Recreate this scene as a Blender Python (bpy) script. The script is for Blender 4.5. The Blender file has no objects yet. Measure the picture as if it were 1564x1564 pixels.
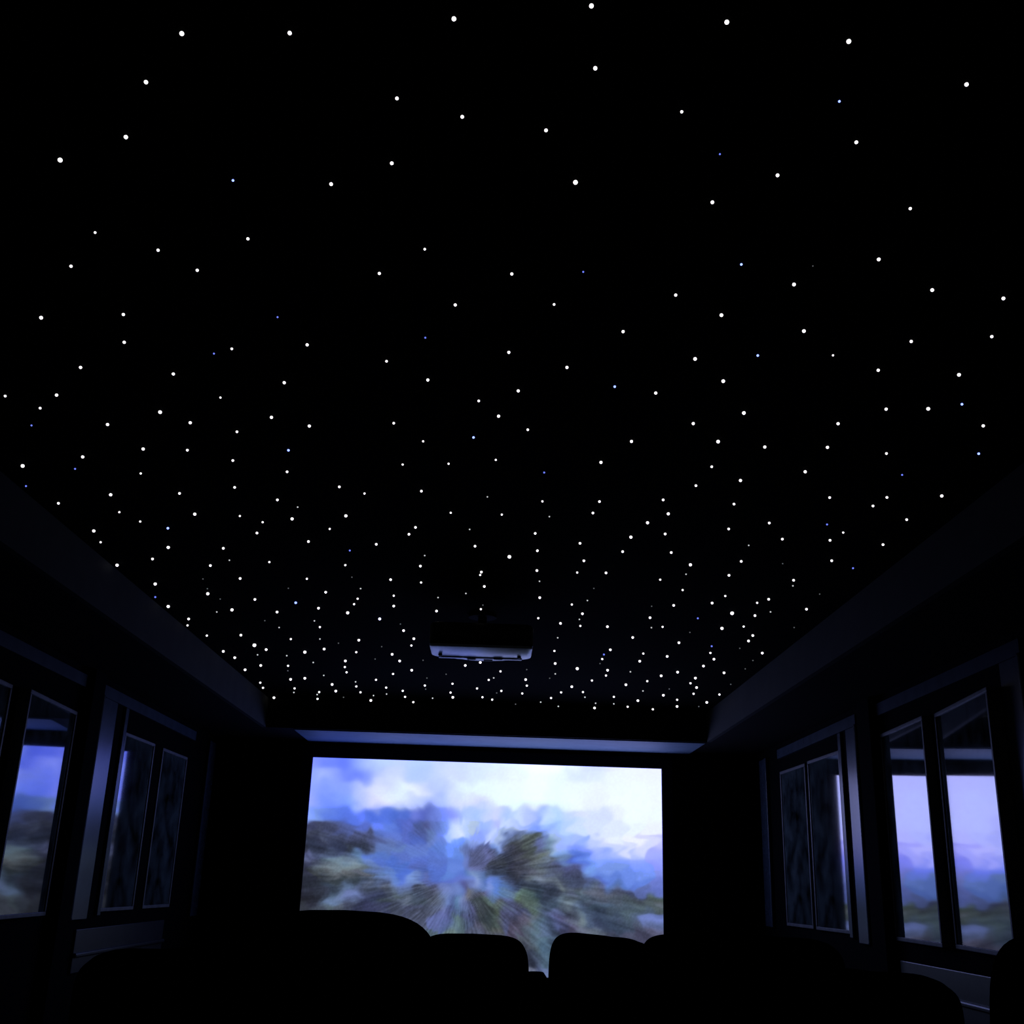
import bpy, bmesh, math, random
import numpy as np
from mathutils import Matrix, Vector
random.seed(7)
C = bpy.context.scene.collection
CZ = 1.35                                    # eye height above the lowest floor

# ------------------------------------------------------------------ camera
F = 1663.0
def _axes():
    y = Vector((-35.0, -568.0, -F)).normalized()
    z = Vector((173.0, 4858.0, 0.0)); z = (z - y*z.dot(y)).normalized()
    return Matrix((y.cross(z), y, z))        # rows: room axes seen in camera space
R = _axes()
cam = bpy.data.objects.new('camera', bpy.data.cameras.new('camera'))
C.objects.link(cam)
cam.data.sensor_width = 36.0
cam.data.lens = 36.0*F/1564.0
cam.data.clip_start = 0.02
cam.matrix_world = Matrix.Translation((0, 0, CZ)) @ R.to_4x4()
bpy.context.scene.camera = cam
def ray(px, py): return R @ Vector((px-782.0, 782.0-py, -F))
def on_z(px, py, h):
    r = ray(px, py); return r*(h/r.z) + Vector((0, 0, CZ))
def pix(p):
    c = R.transposed() @ (Vector(p) - Vector((0, 0, CZ)))
    return 782+F*c.x/-c.z, 782-F*c.y/-c.z

# --------------------------------------------------------------- materials
def mat(name, col, rough=0.6, spec=0.5, var=0.15, scale=30.0, metal=0.0, coat=0.0, bump=0.0, ior=1.5, sheen=0.0):
    m = bpy.data.materials.new(name); m.use_nodes = True
    nt = m.node_tree; b = nt.nodes['Principled BSDF']
    tc = nt.nodes.new('ShaderNodeTexCoord'); n = nt.nodes.new('ShaderNodeTexNoise')
    n.inputs['Scale'].default_value = scale; n.inputs['Detail'].default_value = 4
    nt.links.new(tc.outputs['Object'], n.inputs['Vector'])
    r = nt.nodes.new('ShaderNodeValToRGB')
    r.color_ramp.elements[0].position = 0.3; r.color_ramp.elements[1].position = 0.7
    lo = [c*(1-var) for c in col]; hi = [min(1, c*(1+var)) for c in col]
    r.color_ramp.elements[0].color = (*lo, 1); r.color_ramp.elements[1].color = (*hi, 1)
    nt.links.new(n.outputs['Fac'], r.inputs['Fac']); nt.links.new(r.outputs['Color'], b.inputs['Base Color'])
    b.inputs['Roughness'].default_value = rough
    b.inputs['Specular IOR Level'].default_value = spec
    b.inputs['Metallic'].default_value = metal
    b.inputs['IOR'].default_value = ior
    b.inputs['Coat Weight'].default_value = coat; b.inputs['Coat Roughness'].default_value = 0.03
    b.inputs['Sheen Weight'].default_value = sheen
    if bump:
        bp = nt.nodes.new('ShaderNodeBump'); bp.inputs['Strength'].default_value = bump
        bp.inputs['Distance'].default_value = 0.004
        nt.links.new(n.outputs['Fac'], bp.inputs['Height']); nt.links.new(bp.outputs['Normal'], b.inputs['Normal'])
    return m
def glow(name, col, strength):
    m = bpy.data.materials.new(name); m.use_nodes = True
    b = m.node_tree.nodes['Principled BSDF']
    b.inputs['Base Color'].default_value = (0.6, 0.6, 0.65, 1)
    b.inputs['Emission Color'].default_value = (*col, 1); b.inputs['Emission Strength'].default_value = strength
    return m
M = {
 'ceiling': mat('black_ceiling_fabric', (.0009, .0012, .0006), 1.0, .02, .4, 60, bump=.2),
 'soffit': mat('black_soffit_paint', (.006, .006, .007), .9, .08, .3, 20),
 'tray': mat('dark_grey_tray_paint', (.032, .037, .033), .75, .25, .25, 6, bump=.1),
 'wall': mat('black_wall_fabric', (.0045, .0048, .005), .95, .05, .4, 80, bump=.3),
 'floor': mat('dark_carpet', (.012, .012, .014), .95, .05, .5, 200, bump=.6),
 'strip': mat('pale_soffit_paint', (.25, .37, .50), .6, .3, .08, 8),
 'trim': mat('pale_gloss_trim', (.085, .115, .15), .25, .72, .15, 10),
 'frame': mat('pale_wood_frame', (.27, .27, .27), .45, .4, .2, 14),
 'panel': mat('grey_gloss_panel', (.05, .05, .058), .35, .5, .2, 9),
 'glass': mat('night_window_glass', (.12, .16, .16), .05, .5, .95, 7, coat=1.0, ior=3.2),
 'black': mat('black_board', (.004, .004, .0045), .9, .08, .3, 20),
 'velvet': mat('black_velvet', (.006, .006, .008), .9, .1, .3, 90, sheen=.0),
 'leather': mat('black_fabric_upholstery', (.003, .003, .0035), 1.0, 0.0, .3, 70, bump=.35),
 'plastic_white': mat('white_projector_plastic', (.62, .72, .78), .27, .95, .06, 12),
 'plastic_grey': mat('grey_projector_plastic', (.12, .13, .16), .5, .4, .1, 12),
 'plastic_dark': mat('dark_plastic', (.01, .01, .012), .5, .3, .2, 12),
 'lens': mat('lens_glass', (.01, .01, .02), .03, .6, .1, 5, coat=1),
 'metal': mat('black_metal', (.02, .02, .022), .4, .5, .2, 20, metal=.6),
}

# ------------------------------------------------------------ mesh helpers
def box(bm, c, s, bev=0.0, seg=3, rot=None, tf=None):
    t = bmesh.new(); bmesh.ops.create_cube(t, size=1.0)
    bmesh.ops.scale(t, vec=s, verts=t.verts)
    if bev > 0:
        bmesh.ops.bevel(t, geom=list(t.edges), offset=min(bev, min(s)*0.49), segments=seg, profile=0.5, affect='EDGES')
    if rot: bmesh.ops.rotate(t, cent=(0, 0, 0), matrix=rot, verts=t.verts)
    bmesh.ops.translate(t, vec=c, verts=t.verts)
    if tf: bmesh.ops.transform(t, matrix=tf, verts=t.verts)
    me = bpy.data.meshes.new('t'); t.to_mesh(me); t.free(); bm.from_mesh(me); bpy.data.meshes.remove(me)
def bx(bm, x0, x1, y0, y1, z0, z1, bev=0.0, seg=2):
    box(bm, ((x0+x1)/2, (y0+y1)/2, (z0+z1)/2), (abs(x1-x0), abs(y1-y0), abs(z1-z0)), bev, seg)
def cyl(bm, c, r0, r1, h, axis='Z', seg=32, bev=0):
    rot = {'Z': Matrix.Identity(3), 'Y': Matrix.Rotation(-math.pi/2, 3, 'X'), 'X': Matrix.Rotation(math.pi/2, 3, 'Y')}[axis]
    m = Matrix.Translation(c) @ rot.to_4x4()
    bmesh.ops.create_cone(bm, cap_ends=True, segments=seg, radius1=r0, radius2=r1, depth=h, matrix=m)
def obj(name, bm, m, parent=None, smooth=False, loc=None):
    me = bpy.data.meshes.new(name); bmesh.ops.recalc_face_normals(bm, faces=bm.faces)
    bm.to_mesh(me); bm.free(); me.materials.append(m)
    if smooth:
        me.shade_smooth()
        try: me.set_sharp_from_angle(angle=math.radians(40))
        except Exception: pass
    o = bpy.data.objects.new(name, me); C.objects.link(o)
    if parent: o.parent = parent
    if loc: o.location = loc
    return o
def empty(name, loc=(0, 0, 0)):
    o = bpy.data.objects.new(name, None); C.objects.link(o); o.location = loc; o.empty_display_size = .1; return o
def tag(o, label=None, cat=None, group=None, kind=None):
    if label: o['label'] = label
    if cat: o['category'] = cat
    if group: o['group'] = group
    if kind: o['kind'] = kind
    return o
def struct(name, bm, m, label=None):
    o = obj(name, bm, m); tag(o, label, None, None, 'structure'); return o

# ------------------------------------------------------------- room shell
XL, XR = -2.25, 2.13                         # faces of the side walls
TL, TR = -1.705, 1.592                       # inner edges of the ceiling tray
ZS, ZC = CZ+1.054, CZ+1.272                  # soffit underside, star ceiling
YT, YF, YB = 8.24, 9.03, -2.5                # tray end, front wall, back wall
bm = bmesh.new(); bx(bm, XL-.3, XR+.3, YB-.1, YF+.1, -.12, 0); tag(struct('floor', bm, M['floor']), 'dark carpeted floor of the cinema room')
bm = bmesh.new(); bx(bm, TL-.05, TR+.05, YB, YT+.05, ZC, ZC+.08)
tag(struct('ceiling', bm, M['ceiling']), 'black ceiling filled with tiny star lights')
bm = bmesh.new()
bx(bm, XL-.3, TL-.03, YB, YF, ZS, ZC+.08); bx(bm, TR+.03, XR+.3, YB, YF, ZS, ZC+.08)
bx(bm, TL-.03, TR+.03, YT+.03, YF, ZS+.001, ZC+.08)
tag(struct('ceiling_soffit', bm, M['soffit']), 'black dropped soffit running round the star ceiling')
for s, n, lab in ((-1, 'trim_1', 'dark grey vertical face of the ceiling tray along the left side'), (1, 'trim_2', 'dark grey vertical face of the ceiling tray along the right side')):
    bm = bmesh.new()
    x = TL if s < 0 else TR
    bx(bm, x, x+s*.03, YB, YT+.0, ZS, ZC)
    struct(n, bm, M['tray'], lab)
bm = bmesh.new(); bx(bm, TL-.03, TR+.03, YT, YT+.03, ZS, ZC)
struct('trim_3', bm, M['velvet'], 'black end face of the ceiling tray above the screen')
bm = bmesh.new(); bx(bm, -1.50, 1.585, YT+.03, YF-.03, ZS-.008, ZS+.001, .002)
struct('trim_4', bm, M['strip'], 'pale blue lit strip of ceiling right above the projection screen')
bm = bmesh.new(); bx(bm, XL-.3, XR+.3, YF, YF+.12, 0, ZC+.08)
struct('wall_front', bm, M['wall'], 'black wall behind the projection screen')
bm = bmesh.new(); bx(bm, XL-.3, XR+.3, YB-.12, YB, 0, ZC+.08)
struct('wall_back', bm, M['wall'], 'black wall behind the viewer')

# side walls with openings for the glazed panes: (y0, y1) per pane, z0, z1
bays = {
 'R': dict(X=XR, s=1, z0=CZ-.213, z1=CZ+.845, panes=[(4.50, 5.262), (5.32, 6.03), (6.775, 7.43), (7.54, 8.165)]),
 'L': dict(X=XL, s=-1, z0=CZ-.222, z1=CZ+.806, panes=[(4.42, 5.09), (5.185, 5.93), (6.745, 7.334), (7.553, 8.153)]),
}
for k, b in bays.items():
    bm = bmesh.new(); X, s = b['X'], b['s']; xo = X+s*.14
    ys = [YB]+[v for p in b['panes'] for v in p]+[YF]
    bx(bm, X, xo, YB, YF, 0, b['z0']); bx(bm, X, xo, YB, YF, b['z1'], ZS)
    for i in range(0, len(ys), 2): bx(bm, X, xo, ys[i], ys[i+1], b['z0'], b['z1'])
    struct('wall_right' if s > 0 else 'wall_left', bm, M['wall'], 'black side wall holding the windows on the '+('right' if s > 0 else 'left'))

def frame(bm, X, s, y0, y1, z0, z1, w, t, depth):
    """picture-frame round an opening: face w wide standing t proud of the wall, reveal going depth in"""
    xa, xb = X-s*t, X+s*depth
    bx(bm, xa, xb, y0, y1, z1-w, z1, .003); bx(bm, xa, xb, y0, y1, z0, z0+w, .003)
    bx(bm, xa, xb, y0, y0+w, z0+w, z1-w, .003); bx(bm, xa, xb, y1-w, y1, z0+w, z1-w, .003)
# yaw of each sash in degrees (they hang slightly ajar) keyed by bay, pane
YAW = {('R', 0): -5.5, ('R', 1): -2.8, ('R', 2): 1.3, ('R', 3): 1.2, ('L', 0): 3.3, ('L', 1): 3.5, ('L', 2): -1.0, ('L', 3): -.9}
names = {('R', 0): ('window_1', 'near window on the right wall, two tall glass panes reflecting the bright screen'),
         ('R', 2): ('window_2', 'far window on the right wall, two dark glass panes with one bright reflected streak'),
         ('L', 0): ('window_3', 'near window on the left wall, glass panes reflecting the blue screen'),
         ('L', 2): ('window_4', 'far window on the left wall beside the screen, two very dark glass panes')}
for k, b in bays.items():
    X, s, z0, z1 = b['X'], b['s'], b['z0'], b['z1']
    for i0 in (0, 2):
        n, lab = names[(k, i0)]
        ya, yb = b['panes'][i0][0], b['panes'][i0+1][1]
        w = empty(n, (X, (ya+yb)/2, z0)); tag(w, lab, None, None, 'structure')
        P = Matrix.Translation(w.location).inverted()
        def part(name, bm, m, par=w, off=P, smooth=False):
            bmesh.ops.transform(bm, matrix=off, verts=bm.verts); return obj(name, bm, m, par, smooth)
        for j in (0, 1):
            y0, y1 = b['panes'][i0+j]
            hy, hz = (y1-y0)/2, (z1-z0)/2
            bm = bmesh.new(); frame(bm, 0, s, -hy+.003, hy-.003, -hz, hz, .020, .010, .05)
            fr = obj('pane_frame', bm, M['frame'], w)
            fr.location = (-s*hy*abs(math.sin(math.radians(YAW[(k, i0+j)]))), (y0+y1)/2-w.location.y, (z0+z1)/2-w.location.z)
            fr.rotation_euler = (0, 0, math.radians(YAW[(k, i0+j)]))
            g = bmesh.new(); box(g, (0, 0, 0), (.012, y1-y0-.02, z1-z0-.02))
            go = obj('glass_pane', g, M['glass'], fr)
            go.location = (s*.002, 0, 0)
            bk = bmesh.new(); bx(bk, X+s*.12, X+s*.135, y0, y1, z0, z1); part('backing_board', bk, M['black'])
        # casing of pale gloss trim
        zt0, zt1 = (CZ+.945, CZ+1.01) if k == 'R' else (CZ+.945, CZ+1.01)
        zb = CZ-.235
        near = ya-.19; jw = .135
        hy1 = {('R', 0): 6.03, ('R', 2): 8.22, ('L', 0): 5.96, ('L', 2): 8.30}[(k, i0)]
        if (k, i0) == ('R', 2): near = 6.40
        if (k, i0) == ('L', 2): near = 6.25; jw = .20
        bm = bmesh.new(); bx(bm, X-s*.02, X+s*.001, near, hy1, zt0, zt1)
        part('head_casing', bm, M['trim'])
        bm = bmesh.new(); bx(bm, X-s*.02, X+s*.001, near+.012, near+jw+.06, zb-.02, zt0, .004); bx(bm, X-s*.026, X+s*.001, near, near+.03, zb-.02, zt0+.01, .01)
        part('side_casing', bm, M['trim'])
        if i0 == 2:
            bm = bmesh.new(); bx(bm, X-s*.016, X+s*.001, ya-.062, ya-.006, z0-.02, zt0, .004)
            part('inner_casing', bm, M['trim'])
# wainscot panels under the windows with a bead moulding
n = 5
for X, s, y0, y1, lab in ((XR, 1, 4.2, 5.98, 'grey gloss panel with a bead moulding under the near right window'),
                          (XL, -1, 6.40, 8.1, 'grey gloss panel with a bead moulding under the far left window')):
    bm = bmesh.new()
    bx(bm, X-s*.012, X+s*.002, y0, y1, CZ-.53, CZ-.305, .004)
    bx(bm, X-s*.030, X+s*.002, y0, y1, CZ-.45, CZ-.425, .008)
    struct('trim_%d' % n, bm, M['panel'], lab); n += 1
for X, s, y0, y1, z0, z1, lab in ((XR, 1, 8.56, 8.80, CZ-.24, CZ+.99, 'faint upright trim board on the right wall near the screen'),
                          (XL, -1, 8.72, 8.95, CZ-.30, CZ+1.0, 'faint upright trim board on the left wall near the screen')):
    bm = bmesh.new()
    bx(bm, X-s*.02, X+s*.002, y0, y1, z0, z1, .005); bx(bm, X-s*.028, X+s*.002, y0, y0+.05, z0, z1, .006)
    struct('trim_%d' % n, bm, M['trim'], lab); n += 1
# black pilasters between the bays and beyond
for X, s, y0, y1, lab in ((XR, 1, 6.045, 6.27, 'black pilaster between the two windows on the right wall'), (XL, -1, 5.985, 6.17, 'black pilaster between the two windows on the left wall')):
    bm = bmesh.new(); bx(bm, X-s*.055, X, y0, y1, 0, ZS, .01, 3)
    struct('trim_%d' % n, bm, M['wall'], lab); n += 1
for s, side in ((-1, 'left'), (1, 'right')):
    X = XL if s < 0 else XR
    bm = bmesh.new(); bx(bm, X-s*.014, X+s*.002, YB, YF, 0, .11, .004)
    struct('baseboard_'+side, bm, M['black'], 'black skirting board along the %s wall' % side)
# raised platform carrying the rear rows
bm = bmesh.new(); bx(bm, XL, XR, YB, 5.32, 0, .15, .01)
struct('floor_riser', bm, M['floor'], 'carpeted step that raises the rear rows of seats')

# ----------------------------------------------------------------- screen
SX0, SX1, SZ0, SZ1, SY = -1.457, 1.362, CZ-.662, CZ+.924, 9.0
SCREEN = """
1165 478 90a0ff 490 7088fa 505 7890ff 520 6078fa 540 6078fa 547 a8c8ff 555 bccfff 580 bed7ff 610 c3d7ff 640 b9d4ff 670 c8daff 700 d0e1ff 730 d8e6ff 760 e4f0ff 790 eef8ff 820 ffffff 850 fdfdff 885 fbfcff 893 c8d8ff 910 d7e4ff 940 e7e9ff 970 ecebff 1005 f0eefd
1185 476 90a8ff 495 afc3ff 510 a4b8ff 520 7f97ff 535 6880fa 550 7088fc 565 92a8f8 580 a5baf5 590 d8e4ff 610 c8d8ff 640 b5d0ff 650 b4ccff 670 d0e0ff 700 d2e0ff 730 dae8ff 760 e4ecfc 790 eef2ff 820 f8f8ff 850 eef4ff 880 dbe7ff 910 e4ecff 940 f0f2ff 970 f2f2ff 1005 f0f0ff
1205 475 a0b0ff 482 88a4ff 492 7d9aff 505 7894fa 512 a0b8ff 525 84a0fa 540 90a8fc 552 ccd8ff 580 e8ecff 595 c8d8fa 610 eaf4ff 640 f2f4ff 660 b8ccff 672 b4c8ff 684 c8d8ff 695 e0eeff 710 e8f2ff 730 eaf4fc 760 eef4ff 790 f0f4ff 820 f6faff 850 eef6ff 880 f0f4ff 910 eef0ff 940 f2f4ff 970 f4f6ff 1005 f2f2ff
1225 473 b0b8ff 485 7f9fff 495 6c8cfa 510 7c98ff 530 84a8ff 542 94b4ff 552 b0c0f8 565 dce0ff 580 e8e8ff 595 e8f0ff 615 e6f0ff 630 c8d8ff 640 b8ccff 665 a8bcff 680 b4ccff 700 e0e8ff 730 d8dff8 760 eef6ff 790 f0faff 820 f8fdff 850 f0f8ff 880 f4f6ff 910 eceeff 940 f6f6ff 970 f4f6ff 1005 f2f2ff
1245 471 90b0ff 485 7898e8 500 6080e8 520 5a7ae8 535 5a78ec 550 6886fa 565 5070e0 580 5474e4 595 5878e4 610 4c6cd0 630 7080e0 645 5464c0 658 6070c0 670 7c98ff 690 8a98ff 703 b0ccff 718 b4ccff 730 a8c8ff 745 c0d4fa 760 dcdef8 772 b0ccff 782 a8c4ff 792 d8ecff 806 c8d8ff 814 a0b4e8 825 90b0ff 835 d8ecff 850 b4d8ff 865 c0d8ff 880 dce4ff 910 d8e4fc 922 d4e0ff 940 eceeff 970 f4f6ff 1005 f2f4ff
1265 468 404462 480 4c5060 500 4a5068 515 485690 530 4c5ca0 550 5a70d0 580 6886f4 600 6080e0 610 5068c8 625 5a6cc8 640 46589c 655 505890 664 6884d8 676 7898f0 690 c8dcff 703 d8e6ff 715 b8d0f0 730 b4c8e8 745 98b8f4 753 b8ccff 760 b4bcf0 775 c8dcff 790 bcd0fc 800 a0b8ff 812 88a8f8 825 80a0ff 838 98b8ff 850 a8ccff 865 b8d4ff 880 cfe2ff 910 d8e4ff 940 e0e8ff 970 ecf0ff 1005 eeeeff
1275 467 34363e 480 3c4048 500 484e58 520 484e5c 545 50566c 565 545c78 580 5870c0 600 6078d0 620 586cc4 645 4858a0 656 6078a8 668 6c88f0 685 a0c0ff 700 dce8ff 715 b0ccff 730 90a8f0 745 98b0f8 757 c8dcff 770 a0b8e8 782 90a4d0 795 788490 805 6c745c 816 606854 830 7c90b8 845 a8c4f8
1285 466 2e3038 490 363a48 520 343c52 550 444a58 570 525a78 580 5a689c 600 6478b0 610 5a70b8 640 5068c0 658 6880c8 672 6c88e0 700 7ca4ff 715 88a8f0 730 90a8f0 745 b8ccff 755 c8d8ff 765 a0b8f0 773 606868 790 585c50 808 606850 820 7078a0 832 88a0a8 842 90b0b4 850 a0b8f0 865 a4c0ff 880 a8c0ff 895 98b4ff 910 c0d0ff 940 e8ecff 970 f0eeff 990 d8dcff 1005 c4c8ff
1295 465 34363e 490 303848 520 303a54 540 40484c 560 3c444c 575 505a6c 590 6078b8 610 6480c0 640 6078c8 670 5c7cd0 690 7098f8 705 7098f8 718 6878a8 730 687090 745 5c6490 758 7898e0 768 98b4f0 778 505054 795 484a44 810 58604c 825 787e88 835 7c8878 846 8aa09c 858 a0b8f8 870 8ca4f8 885 7c98f4 898 8098f4 910 a8bcff 930 ccd8ff 950 d8e0ff 975 d4dcff 1005 a8b0ff
1305 465 484c68 478 686c80 490 50586a 510 505c6c 520 505c74 535 4c5864 545 6080a0 560 5c7cd8 580 5878c8 610 5c74c8 640 6480d0 670 5c78d0 700 6488e0 715 6c7ca8 730 686c80 740 7c80a0 750 686878 760 505860 775 3c4048 790 484848 805 505444 815 707464 825 788064 838 889080 850 98b4c8 862 90b4f0 872 6484e0 882 5474d8 895 6484e8 910 90a8ff 925 98b0ff 940 a8bcff 970 b4c4ff 1005 a4b0ff
1315 464 6c7080 480 50565c 495 60706c 510 8ca094 525 90a498 540 98a89c 550 809c9c 562 6c88c8 580 5470c8 600 5070cc 640 5a74d0 670 5a74c8 695 6080d8 712 6c80c8 725 606478 737 686c88 750 4c5050 765 484c48 780 44484c 800 545450 815 686e60 830 84908c 845 788078 857 80a0c0 867 6078a8 876 5068c8 890 5878e0 900 789cf0 915 88a8fc 940 88a4fc 970 90a8ff 1005 98a4f8
1325 464 444654 476 3c3e50 485 505858 495 6c746c 505 889484 520 8c9888 535 94a08c 550 7c8474 563 687c98 575 6078b4 590 5c78c0 610 5070c8 640 5468b8 670 5874d0 700 6888e0 718 6478b8 727 888cb0 737 646878 748 444a54 765 3c4248 785 3c3c44 795 484848 808 606460 822 687064 835 5c6464 845 585e64 857 505460 868 4c5078 876 505c98 885 6c88e0 900 78a0f0 920 7898ec 940 7898e8 970 84a0f8 1005 909cf0
1335 463 3c3c48 480 44483c 495 585e50 510 6c6e60 530 707060 550 74746c 565 6c7878 578 6480b0 595 6080c8 620 5070d0 645 4c64b4 670 5470c8 690 6084d8 705 5c78d0 716 5878b8 726 98b0c0 735 5470a8 748 4c5c68 762 384044 780 383c40 795 585858 810 686864 825 747870 840 6c7478 855 606868 870 505468 882 4c5060 895 60749c 905 7094e8 920 6484dc 950 6c8ce8 975 7898f0 1005 8494ec
1345 462 303438 490 383e3e 515 3a443c 535 384440 550 404c4c 562 5c6464 575 607080 590 6c84b8 605 6484d0 620 607cdc 630 80a0e0 640 7890b8 655 5a68a8 670 5468b8 690 5c70c8 703 6478d0 718 6c84d8 728 9cb0dc 738 5470b8 750 6884dc 762 5c7cc8 773 3c4860 785 34383c 800 3c464e 813 6c7468 825 8c948c 840 788078 855 4c545c 870 505a68 885 4c5464 900 50608c 915 5870c8 930 6080d8 950 6c8ce8 975 6484e0 1005 7080d8
1355 461 303038 485 303438 500 384448 515 506064 530 687c88 545 707c8c 557 5c646c 570 4c5458 590 5c605c 605 788488 620 6c7c98 635 585c60 650 686e70 668 60606c 680 7888b8 688 5c70b8 697 7088cc 707 505490 718 807c68 726 787c78 735 6480b8 748 8098dc 762 5c80d4 775 5474b4 787 3c4c64 800 343c44 815 38464c 828 505860 842 707870 855 88907c 868 6c7470 885 5c645c 900 647070 915 60687c 935 5470b0 950 5878c8 970 5c78d0 1005 6878c8
1365 460 2c2c30 480 383c40 492 485058 505 687c80 520 7c8c98 535 8490b0 547 8494b4 555 545c70 568 3c4460 582 3c4458 595 50585c 608 586458 622 606c70 640 505a60 655 484c50 670 686c70 682 98a8d0 688 5468a8 694 90a8d8 701 5870b8 709 6c80b8 714 988c70 722 807c74 731 404a4c 737 8c7c78 745 7088c0 760 5c80d0 773 6080a0 783 80948c 795 7c9474 805 5c745c 818 384c50 835 343f4a 850 444c54 862 586460 872 686c74 882 5c6c64 892 748078 905 6c706c 918 646460 935 606460 950 606468 965 58607c 985 5c6ca8 1005 6070c0
1375 460 303030 480 343438 495 505c60 507 8094a0 520 6c7c84 532 70808c 545 4c5468 560 3c4464 575 3c4860 590 445048 605 6c7474 617 78807c 628 505c5c 645 485450 660 686e6c 675 7c8890 684 8098c0 693 485890 702 6c94b0 712 98a8c8 720 787470 731 3c463e 741 5c6c50 750 708464 762 6c7060 775 707898 790 708458 805 66785c 815 587058 830 3c4c54 845 4c5c60 858 7c8c84 870 5c6860 885 4c5c60 900 505c60 915 646c6c 935 5c6864 955 5c6860 975 586058 1005 6c7c60
1385 460 3c3e3c 490 484e4c 505 606c60 520 686e68 535 4c5058 550 383c54 570 3c4060 580 44485c 600 484e54 620 585c68 640 585c68 655 5c6268 670 788088 679 98a8c8 684 3c4874 692 485488 700 5c80a0 712 8090b0 720 646880 731 50584c 740 3c403c 748 4c5440 758 708060 768 606c60 778 606478 790 585864 802 6c7c5c 812 687c60 822 5c6c68 835 4c5c64 848 384c54 860 64706c 870 8c9888 882 6c7c80 895 4c5c68 910 44585c 925 506468 945 546460 970 5c6c60 990 606c5c 1005 686c5c
1395 460 3c3e3c 520 606460 560 383c54 600 4c5054 640 54585c 660 5c6064 676 98a0b8 684 485080 695 5c6c90 705 54687c 720 606074 733 505848 742 38403c 752 4c5840 762 64704c 775 5c5c70 790 505060 800 50546c 812 7c8474 822 5c6c6c 835 586478 850 70788c 865 4c5058 878 586060 890 7c8c84 902 485864 915 344454 930 3c4c58 945 4c5c5c 960 566860 980 5c6c6c 1005 6c7cb0
1405 640 60646c 668 7078a0 676 7880a8 685 50588c 693 6c8470 700 688068 712 505470 725 585c68 738 3c443c 748 38443c 758 5c6c50 770 606070 785 484854 795 6c6064 805 747068 815 70807c 825 647c78 835 48586c 848 5c6480 860 605c70 872 7c8080 885 8c9884 897 485864 912 344054 930 384858 945 485860 960 506060 975 58686c 990 7888b8 1005 8090c8
1415 640 60646c 670 707c9c 682 586890 692 788c80 703 607468 715 586474 730 686468 745 505848 757 6c6c54 770 606478 785 5c5058 797 706c6c 808 686c5c 818 70887c 828 687c88 838 445464 850 5c688c 863 505468 878 645c68 892 787c78 905 747c74 920 3c4854 940 3c4c58 955 505c64 975 5c6468 1005 6c7890
1425 660 687870 690 788870 720 606468 750 5c5c58 785 5c5058 805 6c7470 815 647c74 825 708080 832 6c8090 840 384450 860 48485c 880 4c4450 910 6c7068 930 484c54 950 585860 970 504c58 1005 605c64
1440 805 646860 815 6c7870 825 687c74 833 708c88 845 40505c 900 4c4450 1005 504c58
1450 660 606868 750 5c5c58 806 505454 815 606460 824 586c60 833 58747c 900 484c54 1005 504c58
1465 660 50585c 807 3c4048 814 343c48 822 505c60 832 5c7474 900 404850
1480 660 60686c 808 888880 815 70788c 822 5c6878 832 7c8898 900 585c68
"""
def s2l(c): return c/12.92 if c <= .04045 else ((c+.055)/1.055)**2.4
cp = []
for line in SCREEN.strip().splitlines():
    t = line.split(); yy = float(t[0])
    for i in range(1, len(t), 2):
        xx = float(t[i]); h = t[i+1]
        yt = yy + (xx-740)*0.033 if yy < 1300 and yy > 1170 and False else yy
        cp.append((xx, yt, *[int(h[a:a+2], 16)/255 for a in (0, 2, 4)]))
cp = np.array(cp)
NX, NZ = 380, 214
uu, vv = np.meshgrid(np.linspace(0, 1, NX), np.linspace(0, 1, NZ))
X3 = SX0+(SX1-SX0)*uu; Z3 = SZ0+(SZ1-SZ0)*vv - CZ
Rn = np.array(R)
cx = Rn[0, 0]*X3+Rn[1, 0]*SY+Rn[2, 0]*Z3
cy = Rn[0, 1]*X3+Rn[1, 1]*SY+Rn[2, 1]*Z3
cz = Rn[0, 2]*X3+Rn[1, 2]*SY+Rn[2, 2]*Z3
PX = (782+F*cx/-cz).ravel(); PY = (782-F*cy/-cz).ravel()
rng = np.random.RandomState(3)
def vnoise(a, b, na=64, nb=64, seed=0):
    g = np.random.RandomState(seed).rand(na, nb)
    ia = np.floor(a).astype(int); ib = np.floor(b).astype(int); fa = a-ia; fb = b-ib
    fa = fa*fa*(3-2*fa); fb = fb*fb*(3-2*fb)
    g00 = g[ia % na, ib % nb]; g10 = g[(ia+1) % na, ib % nb]; g01 = g[ia % na, (ib+1) % nb]; g11 = g[(ia+1) % na, (ib+1) % nb]
    return (g00*(1-fa)+g10*fa)*(1-fb)+(g01*(1-fa)+g11*fa)*fb
# the film frame shown is a zoom-blurred palm: sample the picture through jitter along rays from the blur centre
ccx, ccy = 706., 1338.
dx, dy = PX-ccx, PY-ccy; rr = np.hypot(dx, dy)+1e-3; th = np.arctan2(dy, dx)
j = (vnoise(th*22+100, np.log(rr+12)*3.0, seed=1)-.5)*.11*rr*np.clip((PY-1215)/60, 0, 1)
QX = PX+dx/rr*j; QY = PY+dy/rr*j
QX += (vnoise(PX/16, PY/16, seed=5)-.5)*14; QY += (vnoise(PX/16, PY/12, seed=6)-.5)*14
out = np.zeros((PX.size, 3)); ch = 4000

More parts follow.
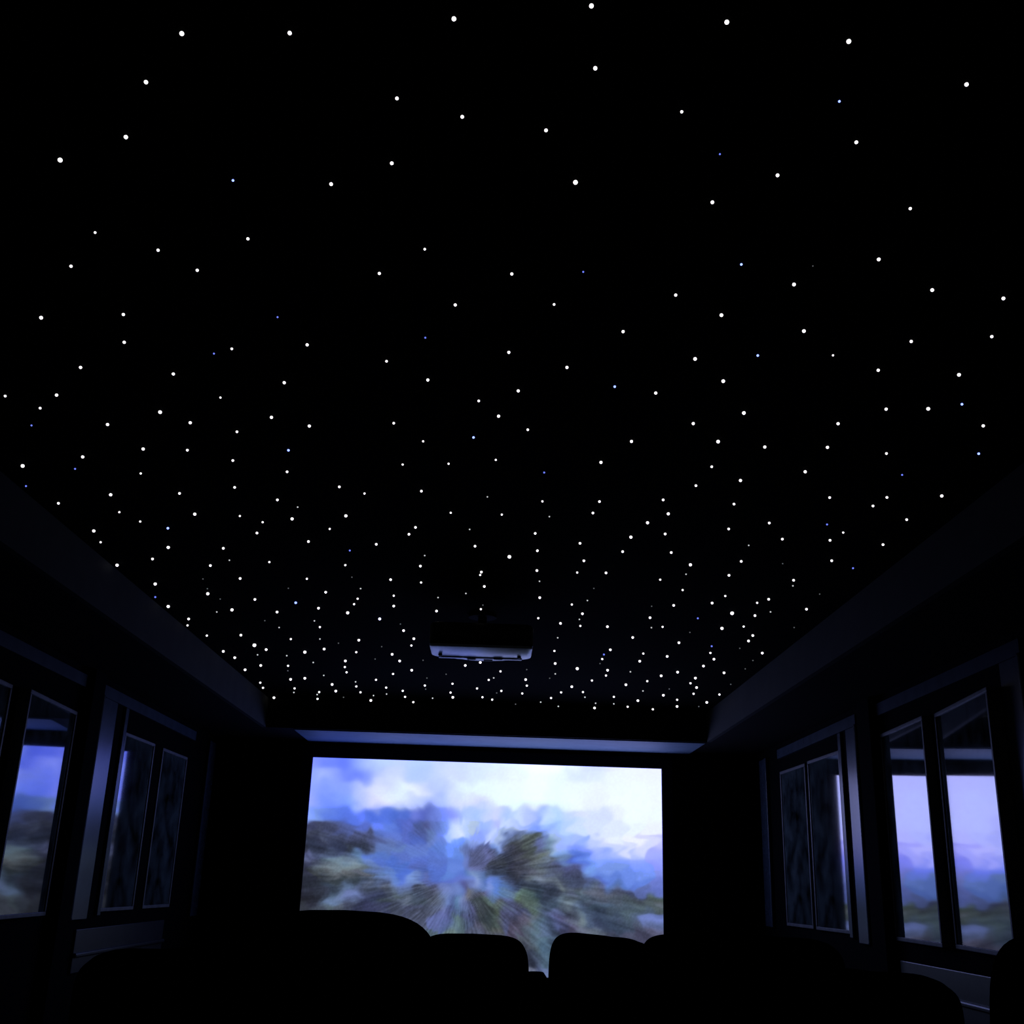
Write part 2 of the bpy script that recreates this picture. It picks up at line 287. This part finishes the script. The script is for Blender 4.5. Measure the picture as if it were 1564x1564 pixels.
for a in range(0, PX.size, ch):
    k_ = np.clip((QY[a:a+ch, None]-1225)/40, 0, 1); sx = 11.5-6.3*k_; sy = 8.0-3.7*k_
    d = ((QX[a:a+ch, None]-cp[None, :, 0])/sx)**2+((QY[a:a+ch, None]-cp[None, :, 1])/sy)**2
    d -= d.min(axis=1, keepdims=True)
    w = np.exp(-.5*d); w /= w.sum(axis=1, keepdims=True)
    out[a:a+ch] = w @ cp[:, 2:5]
lum = out.mean(axis=1)
dark = np.clip((rr-6)/45, .15, 1)*np.clip((.72-lum)/.35, 0, 1)*np.clip((PY-1235)/30, 0, 1)
dark *= 1-.6*np.clip((out[:, 2]-out[:, 0])/.25-.3, 0, 1)
st = vnoise(th*40+300, np.log(rr+8)*5, seed=2)-.5
st2 = vnoise(th*95+700, np.log(rr+8)*9, na=512, seed=4)-.5
gr = rng.rand(PX.size)-.5
fine = vnoise(PX/2.2, PY/2.2, na=300, nb=300, seed=8)-.5
out *= (1+dark*(st*.38+st2*.14+fine*.16+gr*.04)+(1-dark)*fine*.02)[:, None]
dk = np.clip((.5-lum)/.2, 0, 1)[:, None]; mu = out.mean(axis=1, keepdims=True); out = (out*(1-.30*dk)+mu*.30*dk)
nb_ = np.clip((1.9-out[:, 2:3]/np.maximum(out[:, 0:1], .02))/.7, 0, 1)*np.clip((.75-lum)/.15, 0, 1)[:, None]
out = out*(1-nb_*np.array([[.19, .15, -.04]]))
out = np.clip(out, 0.02, 1)
lin = np.where(out <= .04045, out/12.92, ((out+.055)/1.055)**2.4)
# the camera clipped the blue of the sky: restore its true strength
bo = np.clip((out[:, 2]-.93)/.07, 0, 1); lin[:, 2] *= 1+bo*(.40+.95*lin[:, 1])
go_ = np.clip((out[:, 1]-.88)/.12, 0, 1); lin[:, 1] *= 1+go_*.16
me = bpy.data.meshes.new('screen_picture')
V = np.stack([X3.ravel(), np.full(X3.size, SY), (Z3+CZ).ravel()], 1)
idx = np.arange(NX*NZ).reshape(NZ, NX)
Q = np.stack([idx[:-1, :-1], idx[:-1, 1:], idx[1:, 1:], idx[1:, :-1]], -1).reshape(-1, 4)
me.from_pydata(V.tolist(), [], Q.tolist())
ca = me.color_attributes.new('film', 'FLOAT_COLOR', 'POINT')
ca.data.foreach_set('color', np.concatenate([lin, np.ones((len(lin), 1))], 1).astype(np.float32).ravel())
m = bpy.data.materials.new('projected_film'); m.use_nodes = True
nt = m.node_tree; nt.nodes.clear()
at = nt.nodes.new('ShaderNodeAttribute'); at.attribute_name = 'film'
em = nt.nodes.new('ShaderNodeEmission'); o_ = nt.nodes.new('ShaderNodeOutputMaterial')
nt.links.new(at.outputs['Color'], em.inputs['Color']); nt.links.new(em.outputs[0], o_.inputs['Surface'])
em.inputs['Strength'].default_value = 1.0
me.materials.append(m)
scr = empty('projection_screen', (0, SY, SZ0-.08)); tag(scr, 'wide glowing projection screen showing a zoom blurred palm under a cloudy blue sky', 'screen')
sp = bpy.data.objects.new('screen_picture', me); C.objects.link(sp); sp.parent = scr; sp.matrix_parent_inverse = Matrix.Translation(scr.location).inverted()
bm = bmesh.new(); fw = .09
bx(bm, SX0-fw, SX1+fw, SY-.035, SY+.02, SZ1, SZ1+fw, .008); bx(bm, SX0-fw, SX1+fw, SY-.035, SY+.02, SZ0-fw, SZ0, .008)
bx(bm, SX0-fw, SX0, SY-.035, SY+.02, SZ0, SZ1, .008); bx(bm, SX1, SX1+fw, SY-.035, SY+.02, SZ0, SZ1, .008)
bmesh.ops.translate(bm, vec=-scr.location, verts=bm.verts)
tag(obj('screen_frame', bm, M['velvet'], scr), 'black velvet frame')
bm = bmesh.new(); bx(bm, SX0-fw+.01, SX1+fw-.01, SY+.004, SY+.028, SZ0-fw+.01, SZ1+fw-.01)
bmesh.ops.translate(bm, vec=-scr.location, verts=bm.verts)
obj('screen_backing', bm, M['black'], scr)

# -------------------------------------------------------------- projector
pr = empty('ceiling_projector', (-.08, 5.36, ZC)); tag(pr, 'white projector hanging from the star ceiling, underside lit blue by the screen', 'projector')
zb_ = CZ+1.085-ZC; zt_ = CZ+1.20-ZC           # relative to the ceiling
def outline():                                # plan view: rear (towards viewer) at -y, lens side bulging at +y
    pts = []; hw = .252; y0, y1 = -.185, .115
    def arc(cx_, cy_, r, a0, a1, n_=6):
        for i in range(n_+1):
            a = math.radians(a0+(a1-a0)*i/n_); pts.append((cx_+r*math.cos(a), cy_+r*math.sin(a)))
    arc(hw-.03, y0+.03, .03, -90, 0); arc(hw-.07, y1-.07, .07, 0, 90)
    for t in np.linspace(.95, -.95, 15):
        pts.append((t*(hw-.07), y1+.065*(1-abs(t)**1.6)))
    arc(-hw+.07, y1-.07, .07, 90, 180); arc(-hw+.03, y0+.03, .03, 180, 270)
    return pts
def slab(bm, pts, levels):                    # levels: (z, inset)
    rings = []
    for z, ins in levels:
        rings.append([bm.verts.new((x*(1-ins/.25), (y+.03)*(1-ins/.17)-.03, z)) for x, y in pts])
    for a, b_ in zip(rings, rings[1:]):
        for i in range(len(pts)): bm.faces.new((a[i], a[(i+1) % len(pts)], b_[(i+1) % len(pts)], b_[i]))
    bm.faces.new(rings[0]); bm.faces.new(rings[-1])
bm = bmesh.new(); slab(bm, outline(), [(zb_, .016), (zb_+.003, .008), (zb_+.012, 0), (zt_-.02, 0), (zt_-.005, .008), (zt_, .02)])
obj('body', bm, M['plastic_dark'], pr, True)  # dark colour paints in the shade on sides turned from the screen
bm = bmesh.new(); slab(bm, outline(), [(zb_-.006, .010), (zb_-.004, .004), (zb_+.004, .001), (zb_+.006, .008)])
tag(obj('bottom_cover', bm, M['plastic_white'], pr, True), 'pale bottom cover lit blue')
bm = bmesh.new(); cyl(bm, (.02, .165, (zb_+zt_)/2), .043, .040, .05, 'Y', 40); cyl(bm, (.02, .19, (zb_+zt_)/2), .036, .036, .012, 'Y', 40)
ln = obj('lens_barrel', bm, M['plastic_dark'], pr, True)
bm = bmesh.new(); bmesh.ops.create_uvsphere(bm, u_segments=24, v_segments=12, radius=.032, matrix=Matrix.Translation((.02, .188, (zb_+zt_)/2)) @ Matrix.Diagonal((1, .35, 1, 1)))
obj('lens', bm, M['lens'], ln, True)
bm = bmesh.new(); bx(bm, -.215, .205, .082, .108, zb_-.010, zb_-.002, .002); obj('front_bevel', bm, M['plastic_white'], pr)
for x in (-.205, .19):
    bm = bmesh.new(); cyl(bm, (x, .03, zb_-.010), .008, .010, .010); obj('foot', bm, M['plastic_dark'], pr, True)
for x, y in ((-.05, .105), (.035, .125), (.085, .085)):
    bm = bmesh.new(); box(bm, (x, y, zb_-.008), (.045, .018, .010), .002); obj('adjuster_latch', bm, M['plastic_dark'], pr)
bm = bmesh.new()
for i in range(9): box(bm, (-.2+.012*i, -.19, (zb_+zt_)/2), (.005, .01, .07), .001)
obj('vent', bm, M['plastic_dark'], pr)
bm = bmesh.new(); cyl(bm, (0, -.02, (zt_-.002)/2), .022, .022, -zt_+.004, 'Z', 24); cyl(bm, (0, -.02, -.006), .07, .07, .012, 'Z', 40); box(bm, (0, -.02, zt_+.004), (.18, .12, .008), .002)
obj('ceiling_mount', bm, M['velvet'], pr, True)

# --------------------------------------------------------------- recliners
def pad(bm, w, h, t, cz, corner, power, bulge=.02, crown=0.0, tf=None, N=56, flat_bottom=True, skew=0.0):
    """upholstered slab in the XZ plane: rounded outline lofted through its thickness in Y"""
    pts = []
    for i in range(N):                        # superellipse-like outline, top crowned
        a = 2*math.pi*i/N; c_, s_ = math.cos(a), math.sin(a)
        p = power
        x = math.copysign(abs(c_)**(2/p), c_); z = math.copysign(abs(s_)**(2/p), s_)
        pts.append((x*w/2, z*h/2 + (crown*(1-abs(x)**2) if z > 0 else 0) + (skew*x if z > 0 else 0)))
    rings = []
    L = [(-1, .82), (-.93, .93), (-.7, .99), (0, 1), (.7, .99), (.93, .93), (1, .82)]
    for ty, sc in L:
        e = (1-sc)*min(w, h)/2
        r = []
        for x, z in pts:
            fx = (w/2-e)/(w/2); fz = (h/2-e)/(h/2)
            r.append(bm.verts.new((x*fx, ty*t/2, z*fz+cz)))
        rings.append(r)
    for a, b_ in zip(rings, rings[1:]):
        for i in range(N): bm.faces.new((a[i], a[(i+1) % N], b_[(i+1) % N], b_[i]))
    for r, sy in ((rings[0], -1), (rings[-1], 1)):
        c0 = bm.verts.new((0, sy*(t/2+bulge), cz))
        inner = [bm.verts.new((v.co.x*.55, sy*(t/2+bulge*.8), cz+(v.co.z-cz)*.55)) for v in r]
        for i in range(N):
            bm.faces.new((r[i], r[(i+1) % N], inner[(i+1) % N], inner[i]))
            bm.faces.new((inner[i], inner[(i+1) % N], c0))
    if tf: bmesh.ops.transform(bm, matrix=tf, verts=bm.verts)
def recliner(x, y, z, w, H, label, power=6, crown=.01, skew=0.0, arms=.11, group='black recliners'):
    """x: centre of the backrest, y: its rear face, z: floor level, w: backrest width, H: total height"""
    r = empty('recliner', (x, y, z)); tag(r, label, 'chair', group)
    bh = H-.36
    tilt = Matrix.Rotation(math.radians(7), 4, 'X')
    tb = Matrix.Translation((0, .13, .36)) @ tilt
    bm = bmesh.new(); pad(bm, w, bh-.04, .16, bh/2-.01, .1, power, .02, crown, tb, skew=skew); b_ = obj('backrest', bm, M['leather'], r, True)
    bm = bmesh.new(); pad(bm, w*.78, .25, .10, bh-.16, .1, 4.5, .02, .01, Matrix.Translation((0, .245, .36)) @ tilt); obj('headrest', bm, M['leather'], r, True)
    bm = bmesh.new(); pad(bm, w*.72, .24, .09, bh*.32, .1, 4.5, .02, .0, Matrix.Translation((0, .255, .36)) @ tilt); obj('lumbar_cushion', bm, M['leather'], r, True)
    bm = bmesh.new(); box(bm, (0, .50, .36), (w-2*arms-.01, .56, .16), .05, 5); obj('seat', bm, M['leather'], r, True)
    bm = bmesh.new(); box(bm, (0, .45, .155), (w-.04, .62, .25), .02, 3); obj('base', bm, M['leather'], r, True)
    bm = bmesh.new(); box(bm, (0, .805, .22), (w-2*arms-.02, .07, .30), .03, 4); obj('footrest', bm, M['leather'], r, True)
    for s in (-1, 1):
        bm = bmesh.new(); box(bm, (s*(w/2-arms/2-.005), .50, .30), (arms, .70, .56), .04, 4)
        a = obj('armrest', bm, M['leather'], r, True)
    for s in (-1, 1):
        for yy in (.18, .72):
            bm = bmesh.new(); cyl(bm, (s*(w/2-.06), yy, .02), .022, .028, .04); obj('foot', bm, M['plastic_dark'], r, True)
    return r
def px_x(px, py, Y): r = ray(px, py); return r.x*Y/r.y
def px_z(px, py, Y): r = ray(px, py); return r.z*Y/r.y
# front row: the two seats flanking the middle gap of the screen
Y1 = 6.3
xa, xb = px_x(808, 1455, Y1), px_x(837, 1455, Y1); w1 = .60
recliner(xa-w1/2, Y1-.13, 0, w1, CZ+px_z(742, 1420, Y1), 'black front row recliner just left of the narrow bright gap below the screen', 6, .012, group='front row recliners')
recliner(xb+w1/2, Y1-.13, 0, w1, CZ+px_z(880, 1421, Y1), 'black front row recliner just right of the narrow bright gap below the screen', 6, .012, skew=-.028, group='front row recliners')
# console between them
cz_ = CZ+px_z(822, 1485, Y1+.3)
cn = empty('console', ((xa+xb)/2, Y1+.1, 0)); tag(cn, 'black console between the two front row recliners, rising into the bright gap', 'table')
bm = bmesh.new(); box(bm, (0, .1, cz_/2), (.085, .30, cz_-.03), .012, 3); obj('body', bm, M['leather'], cn, True)
bm = bmesh.new(); box(bm, (0, .1, cz_-.02), (.105, .33, .04), .016, 4); obj('top', bm, M['leather'], cn, True)
for yy in (.02, .18):
    bm = bmesh.new(); cyl(bm, (0, yy, cz_+.001), .036, .036, .006); obj('cup_holder', bm, M['leather'], cn, True)
# middle row
Y2 = 4.35
xa, xb = px_x(677, 1440, Y2), px_x(974, 1440, Y2); w2 = .74
recliner(xa-w2/2, Y2-.13, .15, w2, CZ+px_z(560, 1386, Y2)-.15, 'wide black recliner covering the lower left corner of the screen', 4.2, .022, group='middle row recliners')
recliner(xb+w2/2, Y2-.13, .15, w2, CZ+px_z(1040, 1413, Y2)-.15, 'black recliner rising over the lower right corner of the screen', 9, .004, group='middle row recliners')
# lower seats towards the side walls
Y3 = 3.0
xr = px_x(1443, 1530, Y3); xl = px_x(136, 1500, Y3)
recliner(xr-.31, Y3-.13, .15, .62, CZ+px_z(1390, 1495, Y3)-.105, 'black recliner with rounded corner in front of the grey panel below the near right window', 10, .004, group='side recliners')
recliner(xl+.31, Y3-.13, .15, .62, CZ+px_z(220, 1458, Y3)-.105, 'black recliner on the left below the far left window', 10, .004, group='side recliners')
Y4 = 1.95
xr = px_x(1493, 1500, Y4)
recliner(xr+.31, Y4-.13, .15, .62, CZ+px_z(1545, 1440, Y4)-.10, 'black recliner cut off by the lower right corner of the photo', 9, .004, arms=.08, group='side recliners')

# ------------------------------------------------------------- star lights
STARS = "278.0,49.1,9 223.3,123.5,8 192.6,207.4,8 92.3,242.2,9 356.0,274.4,B 145.5,354.0,5 241.7,380.6,6 378.8,363.2,6 693.4,26.6,9 442.7,48.6,8 606.4,148.6,7 706.1,176.7,7 598.5,247.6,7 505.9,279.5,7 648.8,379.3,5 903.3,6.9,9 1110.0,31.7,9 909.2,102.3,8 1041.2,169.3,6 834.0,197.4,7 1099.5,234.5,b 879.0,276.2,9 1187.5,266.0,7 1088.0,307.2,7 1296.2,61.1,9 1476.0,127.1,8 1281.9,153.7,B 1307.7,215.6,7 1390.1,317.1,6 1342.0,394.4,7 108.7,405.1,6 301.5,411.3,6 63.2,483.4,7 188.7,478.8,6 190.0,521.2,6 354.2,531.5,5 326.9,539.1,b 123.3,559.6,6 265.0,569.6,6 8.2,603.6,5 86.7,601.8,6 336.8,606.1,4 61.6,622.0,5 244.8,627.6,7 164.5,646.8,6 290.8,644.0,6 48.3,648.8,b 362.1,658.1,5 126.6,696.2,6 218.9,684.1,6 286.4,686.2,5 355.8,702.0,5 35.0,709.7,7 114.8,715.1,b 215.1,722.0,4 39.9,741.4,b 169.3,754.0,6 274.4,752.2,5 358.6,743.0,5 89.5,767.3,5 182.4,781.1,4 297.7,783.6,6 366.5,787.0,4 214.3,795.4,4 579.5,416.1,6 781.8,416.9,6 695.4,464.2,6 424.0,483.4,b 469.3,525.1,6 649.6,514.8,b 777.2,536.6,6 590.5,550.4,5 434.3,582.9,6 653.5,578.8,6 731.2,611.0,5 791.6,595.4,6 414.8,635.8,6 761.6,634.0,6 472.6,649.1,6 601.5,645.0,5 646.3,672.9,4 723.3,666.8,B 440.7,686.4,B 685.2,707.2,4 615.1,708.4,4 757.3,701.3,4 438.6,719.2,5 518.4,742.2,5 556.8,752.7,4 643.7,748.8,5 744.5,758.1,3 423.8,762.1,5 454.7,773.7,3 446.3,790.8,6 528.4,786.2,6 688.5,782.1,4 766.5,784.9,4 401.3,796.4,4 890.8,414.3,b 1132.2,402.6,B 1032.0,449.1,6 846.3,463.7,5 1101.8,479.5,7 951.7,504.9,6 1061.6,546.3,7 1157.3,541.7,B 866.0,559.6,6 1104.6,580.3,7 938.9,589.3,B 1001.5,598.7,6 1136.1,628.9,7 1058.8,645.3,6 806.1,655.0,5 964.5,672.6,6 1096.7,672.6,7 1168.0,681.1,6 917.9,704.6,6 831.2,720.7,b 1087.0,711.5,5 1062.9,740.4,5 1130.9,732.2,6 828.4,764.7,4 915.6,764.7,5 1012.8,762.1,5 1121.0,768.5,5 905.6,782.1,5 1020.7,783.1,6 839.1,788.2,3 989.0,796.7,6 1174.9,797.4,5 1241.5,405.6,2 1212.6,432.7,7 1423.6,441.2,7 1532.3,454.0,7 1227.7,503.8,7 1514.6,512.5,6 1391.6,519.9,6 1272.2,541.7,4 1341.2,563.9,6 1464.5,570.6,7 1353.3,623.3,6 1417.5,622.5,7 1469.1,616.1,B 1279.9,645.5,6 1501.6,648.8,6 1263.7,681.6,6 1353.8,691.3,5 1494.7,691.6,B 1229.7,718.9,6 1377.8,724.3,b 1267.1,758.6,5 1354.5,758.3,5 1333.3,771.4,5 1438.2,755.8,6 1384.7,792.3,5 143.5,809.2,6 153.9,827.0,4 179.1,861.5,6 256.6,805.4,B 257.2,834.4,6 392.6,812.7,5 341.3,836.0,5 233.1,852.3,5 321.5,862.4,5 350.5,854.8,3 366.9,882.1,5 237.3,890.2,6 310.0,883.5,2 316.8,898.4,2 317.6,905.1,6 336.4,914.2,2 237.3,910.9,b 389.5,914.1,5 257.2,924.6,6 503.7,806.7,4 471.2,825.7,5 574.8,829.9,5 534.4,839.8,b 411.5,857.3,4 527.5,862.0,4 468.8,882.9,4 537.5,880.8,2 596.7,883.9,5 440.4,897.7,2 550.8,898.1,3 497.6,903.1,5 546.3,913.3,4 451.8,919.2,B 540.9,921.6,4 486.6,927.5,5 634.7,804.1,5 624.7,814.6,5 717.4,807.7,3 725.6,832.8,5 648.7,847.6,3 778.1,848.4,7 642.2,863.2,5 735.3,872.3,5 733.5,877.0,4 643.2,888.5,4 739.8,894.3,5 711.6,905.5,3 601.5,908.7,4 669.1,911.8,3 737.6,923.4,2 601.5,924.2,5 817.5,813.3,5 963.6,818.7,6 885.9,828.4,5 820.8,839.8,5 951.0,841.1,5 891.8,855.1,5 820.1,870.0,5 881.6,873.3,4 925.6,873.6,5 824.0,886.9,3 907.0,897.9,2 824.4,911.4,5 897.2,916.3,3 873.4,922.1,4 995.3,925.2,2 1112.9,806.5,5 1015.9,814.1,5 1194.8,822.0,5 1143.5,832.1,3 1025.2,842.5,5 1054.5,860.9,6 1132.1,856.0,5 1195.4,860.1,2 1047.8,876.2,3 1113.4,877.3,5 1008.3,884.2,4 1042.6,900.0,4 1107.7,909.1,4 1174.0,913.8,5 1087.6,919.6,5 1156.4,919.6,4 1028.9,923.2,5 1263.1,800.0,b 1287.8,812.3,4 1267.6,823.8,5 1348.5,830.4,5 1270.2,855.0,5 1302.8,866.8,b 1212.0,884.8,5 1211.0,893.9,3 1251.9,906.6,2 1231.7,929.0,5 1176.8,933.7,3 1212.9,957.6,2 1164.2,996.0,5 354.5,929.7,6 331.2,933.8,3 288.3,943.9,5 286.6,954.0,4 423.3,933.3,5 404.5,947.2,2 426.4,957.5,3 316.1,969.6,4 368.1,968.6,5 444.3,974.9,4 388.8,983.4,7 341.2,993.4,5 406.7,990.7,5 393.5,999.2,3 438.1,1000.6,3 358.7,1003.0,5 398.4,1014.9,5 440.1,1015.7,4 439.7,1023.6,2 374.5,1021.5,5 444.0,1036.1,5 397.7,1041.5,4 401.9,1049.3,4 450.0,1050.2,4 448.9,1056.7,3 418.6,1064.1,5 531.2,934.2,6 580.0,943.7,C 480.3,947.4,3 488.7,956.6,4 611.6,952.4,2 616.5,961.7,5 488.7,975.1,3 517.0,981.6,2 548.2,976.3,5 632.2,974.0,5 628.4,984.7,4 583.0,986.9,2 495.2,989.8,5 465.8,994.2,6 544.2,994.9,4 599.0,997.9,5 573.0,1005.8,2 527.6,1008.0,5 610.5,1008.0,5 478.5,1010.9,3 526.8,1017.6,4 529.5,1025.6,4 628.9,1022.2,5 600.4,1028.1,4 494.6,1030.7,3 465.7,1034.5,5 543.2,1040.5,3 544.3,1047.2,4 574.4,1037.1,4 507.4,1043.9,5 589.9,1049.0,4 513.0,1054.0,5 550.7,1056.1,4 487.6,1055.8,4 484.5,1059.9,3 485.1,1066.2,4 615.2,1053.9,4 590.5,1059.1,3 570.6,1061.4,3 618.8,1063.1,4 566.5,1068.3,5 524.8,1064.2,2 631.3,1071.2,4 666.8,931.8,5 734.5,929.2,4 646.2,1007.6,2 710.7,1014.9,5 733.7,1010.3,5 764.4,1024.2,4 681.4,1029.0,2 754.1,1034.5,3 746.5,1037.3,4 804.5,1021.9,2 652.1,1034.8,2 649.0,1045.8,4 650.2,1051.7,2 691.2,1043.1,4 728.7,1050.3,4 802.9,1036.5,5 804.7,1046.0,4 765.8,1054.0,4 688.2,1056.6,4 691.7,1063.6,5 736.9,1063.7,4 751.8,1067.4,4 797.7,1057.9,4 758.7,1057.6,2 660.8,1065.5,3 787.5,1074.7,2 889.6,935.9,5 822.1,943.0,4 856.1,950.7,5 885.0,945.1,3 886.4,954.8,4 927.7,955.7,5 992.8,942.0,5 994.9,957.7,3 851.8,973.2,3 966.4,972.2,5 846.8,993.1,4 932.2,991.0,5 922.4,998.6,b 919.8,1005.4,4 916.4,1012.7,2 848.0,1011.9,5 881.7,1019.4,6 982.5,997.0,4 977.1,1008.4,5 928.0,1022.2,5 848.1,1028.3,3 925.6,1030.6,4 962.8,1025.1,3 904.1,1038.2,4 839.6,1035.1,2 873.3,1047.4,5 988.6,1039.1,4 956.0,1044.3,5 857.0,1056.3,4 890.4,1055.8,4 841.7,1064.9,4 893.4,1063.9,3 982.0,1054.4,3 937.6,1063.1,4 974.3,1068.6,5 937.5,1074.1,3 825.8,1071.4,3 852.8,1077.9,3 909.7,1073.2,3 908.1,1079.8,5 958.7,1078.2,4 997.1,1082.1,4 1118.1,934.6,7 1153.0,938.8,5 1065.8,943.3,b 1102.6,958.0,6 1135.8,955.8,4 1012.0,956.3,4 1053.7,965.1,2 1149.7,969.2,5 1143.2,977.5,5 1036.9,980.2,5 1129.9,989.4,2 1087.0,985.9,b 1085.0,996.1,4 1090.4,1005.3,5 1019.0,1001.1,5 1149.9,1008.0,2 1138.2,1020.8,2 1074.4,1015.8,5 1105.8,1026.1,5 1034.9,1025.1,5 1009.8,1030.7,5 1062.1,1034.2,5 1054.6,1042.4,4 1063.9,1048.6,5 1116.1,1044.4,2 1022.2,1051.5,2 1013.2,1060.4,5 1059.3,1058.4,4 1034.2,1067.6,4 1034.1,1077.5,5 1098.8,1059.6,4 1079.5,1071.3,5 1067.3,1078.3,2"
K = {'9': (9.0, 'w'), '8': (7.9, 'w'), '7': (6.9, 'w'), '6': (5.9, 'w'), '5': (4.9, 'w'), '4': (4.0, 'w'), '3': (3.0, 'd'), '2': (2.6, 'f'), 'B': (4.8, 'B'), 'C': (5.2, 'C'), 'b': (3.6, 'b')}
SM = {'w': glow('star_white', (1, .95, 1), 1.7), 'd': glow('star_dim', (.95, .97, 1), .55), 'f': glow('star_faint', (.9, .95, 1), .10),
      'B': glow('star_blue', (.22, .30, 1), 2.6), 'C': glow('star_pale_blue', (.65, .68, 1), 3.0), 'b': glow('star_dark_blue', (.16, .22, 1), 1.1)}
BM = {}
for k, mm in SM.items():
    bm = bmesh.new(); bmesh.ops.create_icosphere(bm, subdivisions=2, radius=1.0)
    me = bpy.data.meshes.new('star_light_'+mm.name); bm.to_mesh(me); bm.free(); me.materials.append(mm); me.shade_smooth(); BM[k] = me
S = []
for e in STARS.split():
    x, y, c = e.split(','); x, y = float(x), float(y)
    d, mk = K[c]; p = on_z(x, y, ZC-CZ)
    dep = -(R.transposed() @ (p-Vector((0, 0, CZ)))).z
    S.append((x, y, c, mk, d, p, d/2*.8*dep/F))
S.sort(key=lambda s: (-(1 if s[2] in 'BbC' else 0), -s[4], s[1]))
many = S[:300]; rest = S[300:]
SIZE = {'9': 'largest glowing white', '8': 'large white', '7': 'big white', '6': 'medium white', '5': 'smallish white', '4': 'small white', '3': 'dim grey white', '2': 'very faint', 'B': 'bright blue', 'C': 'pale blue', 'b': 'tiny deep blue'}
rows = [(130, 'along the very top'), (230, 'just below the topmost lights'), (330, 'in the upper ceiling'), (440, 'above mid ceiling'), (540, 'a third down'),
        (620, 'in the middle band'), (690, 'just under the middle'), (760, 'in the lower middle'), (815, 'where lights grow denser'), (865, 'well above the projector'),
        (915, 'a little above the projector'), (960, 'closely above projector height'), (1005, 'level with the projector'), (1045, 'below projector height'), (1100, 'in the last row')]
cols = [(230, 'far left'), (430, 'left'), (620, 'centre left'), (860, 'centre'), (1050, 'centre right'), (1250, 'right'), (1600, 'far right')]
def cell(s):
    return (s[2], next(i for i, r_ in enumerate(rows) if s[1] < r_[0]), next(i for i, c_ in enumerate(cols) if s[0] < c_[0]))
cells = {}
for i, s in enumerate(many): cells.setdefault(cell(s), []).append(i)
ORD = ['leftmost', 'second from left', 'third from left', 'fourth from left', 'fifth from left', 'sixth from left', 'seventh from left', 'eighth from left', 'ninth from left']
NUM = {2: 'two', 3: 'three', 4: 'four', 5: 'five', 6: 'six', 7: 'seven', 8: 'eight', 9: 'nine'}
lab = {}
for (c, ri, ci), ids in cells.items():
    ids.sort(key=lambda i: many[i][0])
    for k_, i in enumerate(ids):
        t = '%s star light, %s, %s' % (SIZE[c], cols[ci][1], rows[ri][1])
        if len(ids) > 1: t += ', %s of %s' % (ORD[k_], NUM[len(ids)])
        lab[i] = t
for i, s in enumerate(many):
    o = bpy.data.objects.new('star_light', BM[s[3]]); C.objects.link(o)
    o.location = (s[5].x, s[5].y, ZC-s[6]*.75); o.scale = (s[6],)*3
    tag(o, lab[i], 'light', 'blue star lights in the ceiling' if s[2] in 'BbC' else 'white star lights in the black ceiling')
bm = bmesh.new(); fm = [SM['w'], SM['d'], SM['f']]; sel = {'w': 0, 'd': 1, 'f': 2}
for s in rest:
    k0 = len(bm.faces)
    bmesh.ops.create_icosphere(bm, subdivisions=2, radius=s[6], matrix=Matrix.Translation((s[5].x, s[5].y, ZC-s[6]*.75)))
    bm.faces.ensure_lookup_table()
    for f_ in bm.faces[k0:]: f_.material_index = sel[s[3]]
me = bpy.data.meshes.new('faint_star_lights'); bm.to_mesh(me); bm.free()
for mm in fm: me.materials.append(mm)
me.shade_smooth()
o = bpy.data.objects.new('faint_star_lights', me); C.objects.link(o)
tag(o, 'the smallest and dimmest star lights scattered over the lower part of the ceiling', 'lights', None, 'stuff')

# --------------------------------------------------------- world and view
w = bpy.data.worlds.new('night'); bpy.context.scene.world = w; w.use_nodes = True
w.node_tree.nodes['Background'].inputs['Color'].default_value = (.3, .6, .6, 1)
w.node_tree.nodes['Background'].inputs['Strength'].default_value = 0.0005
vs = bpy.context.scene.view_settings
vs.view_transform = 'Standard'; vs.look = 'None'; vs.exposure = 0.0; vs.gamma = 1.0; vs.use_curve_mapping = False
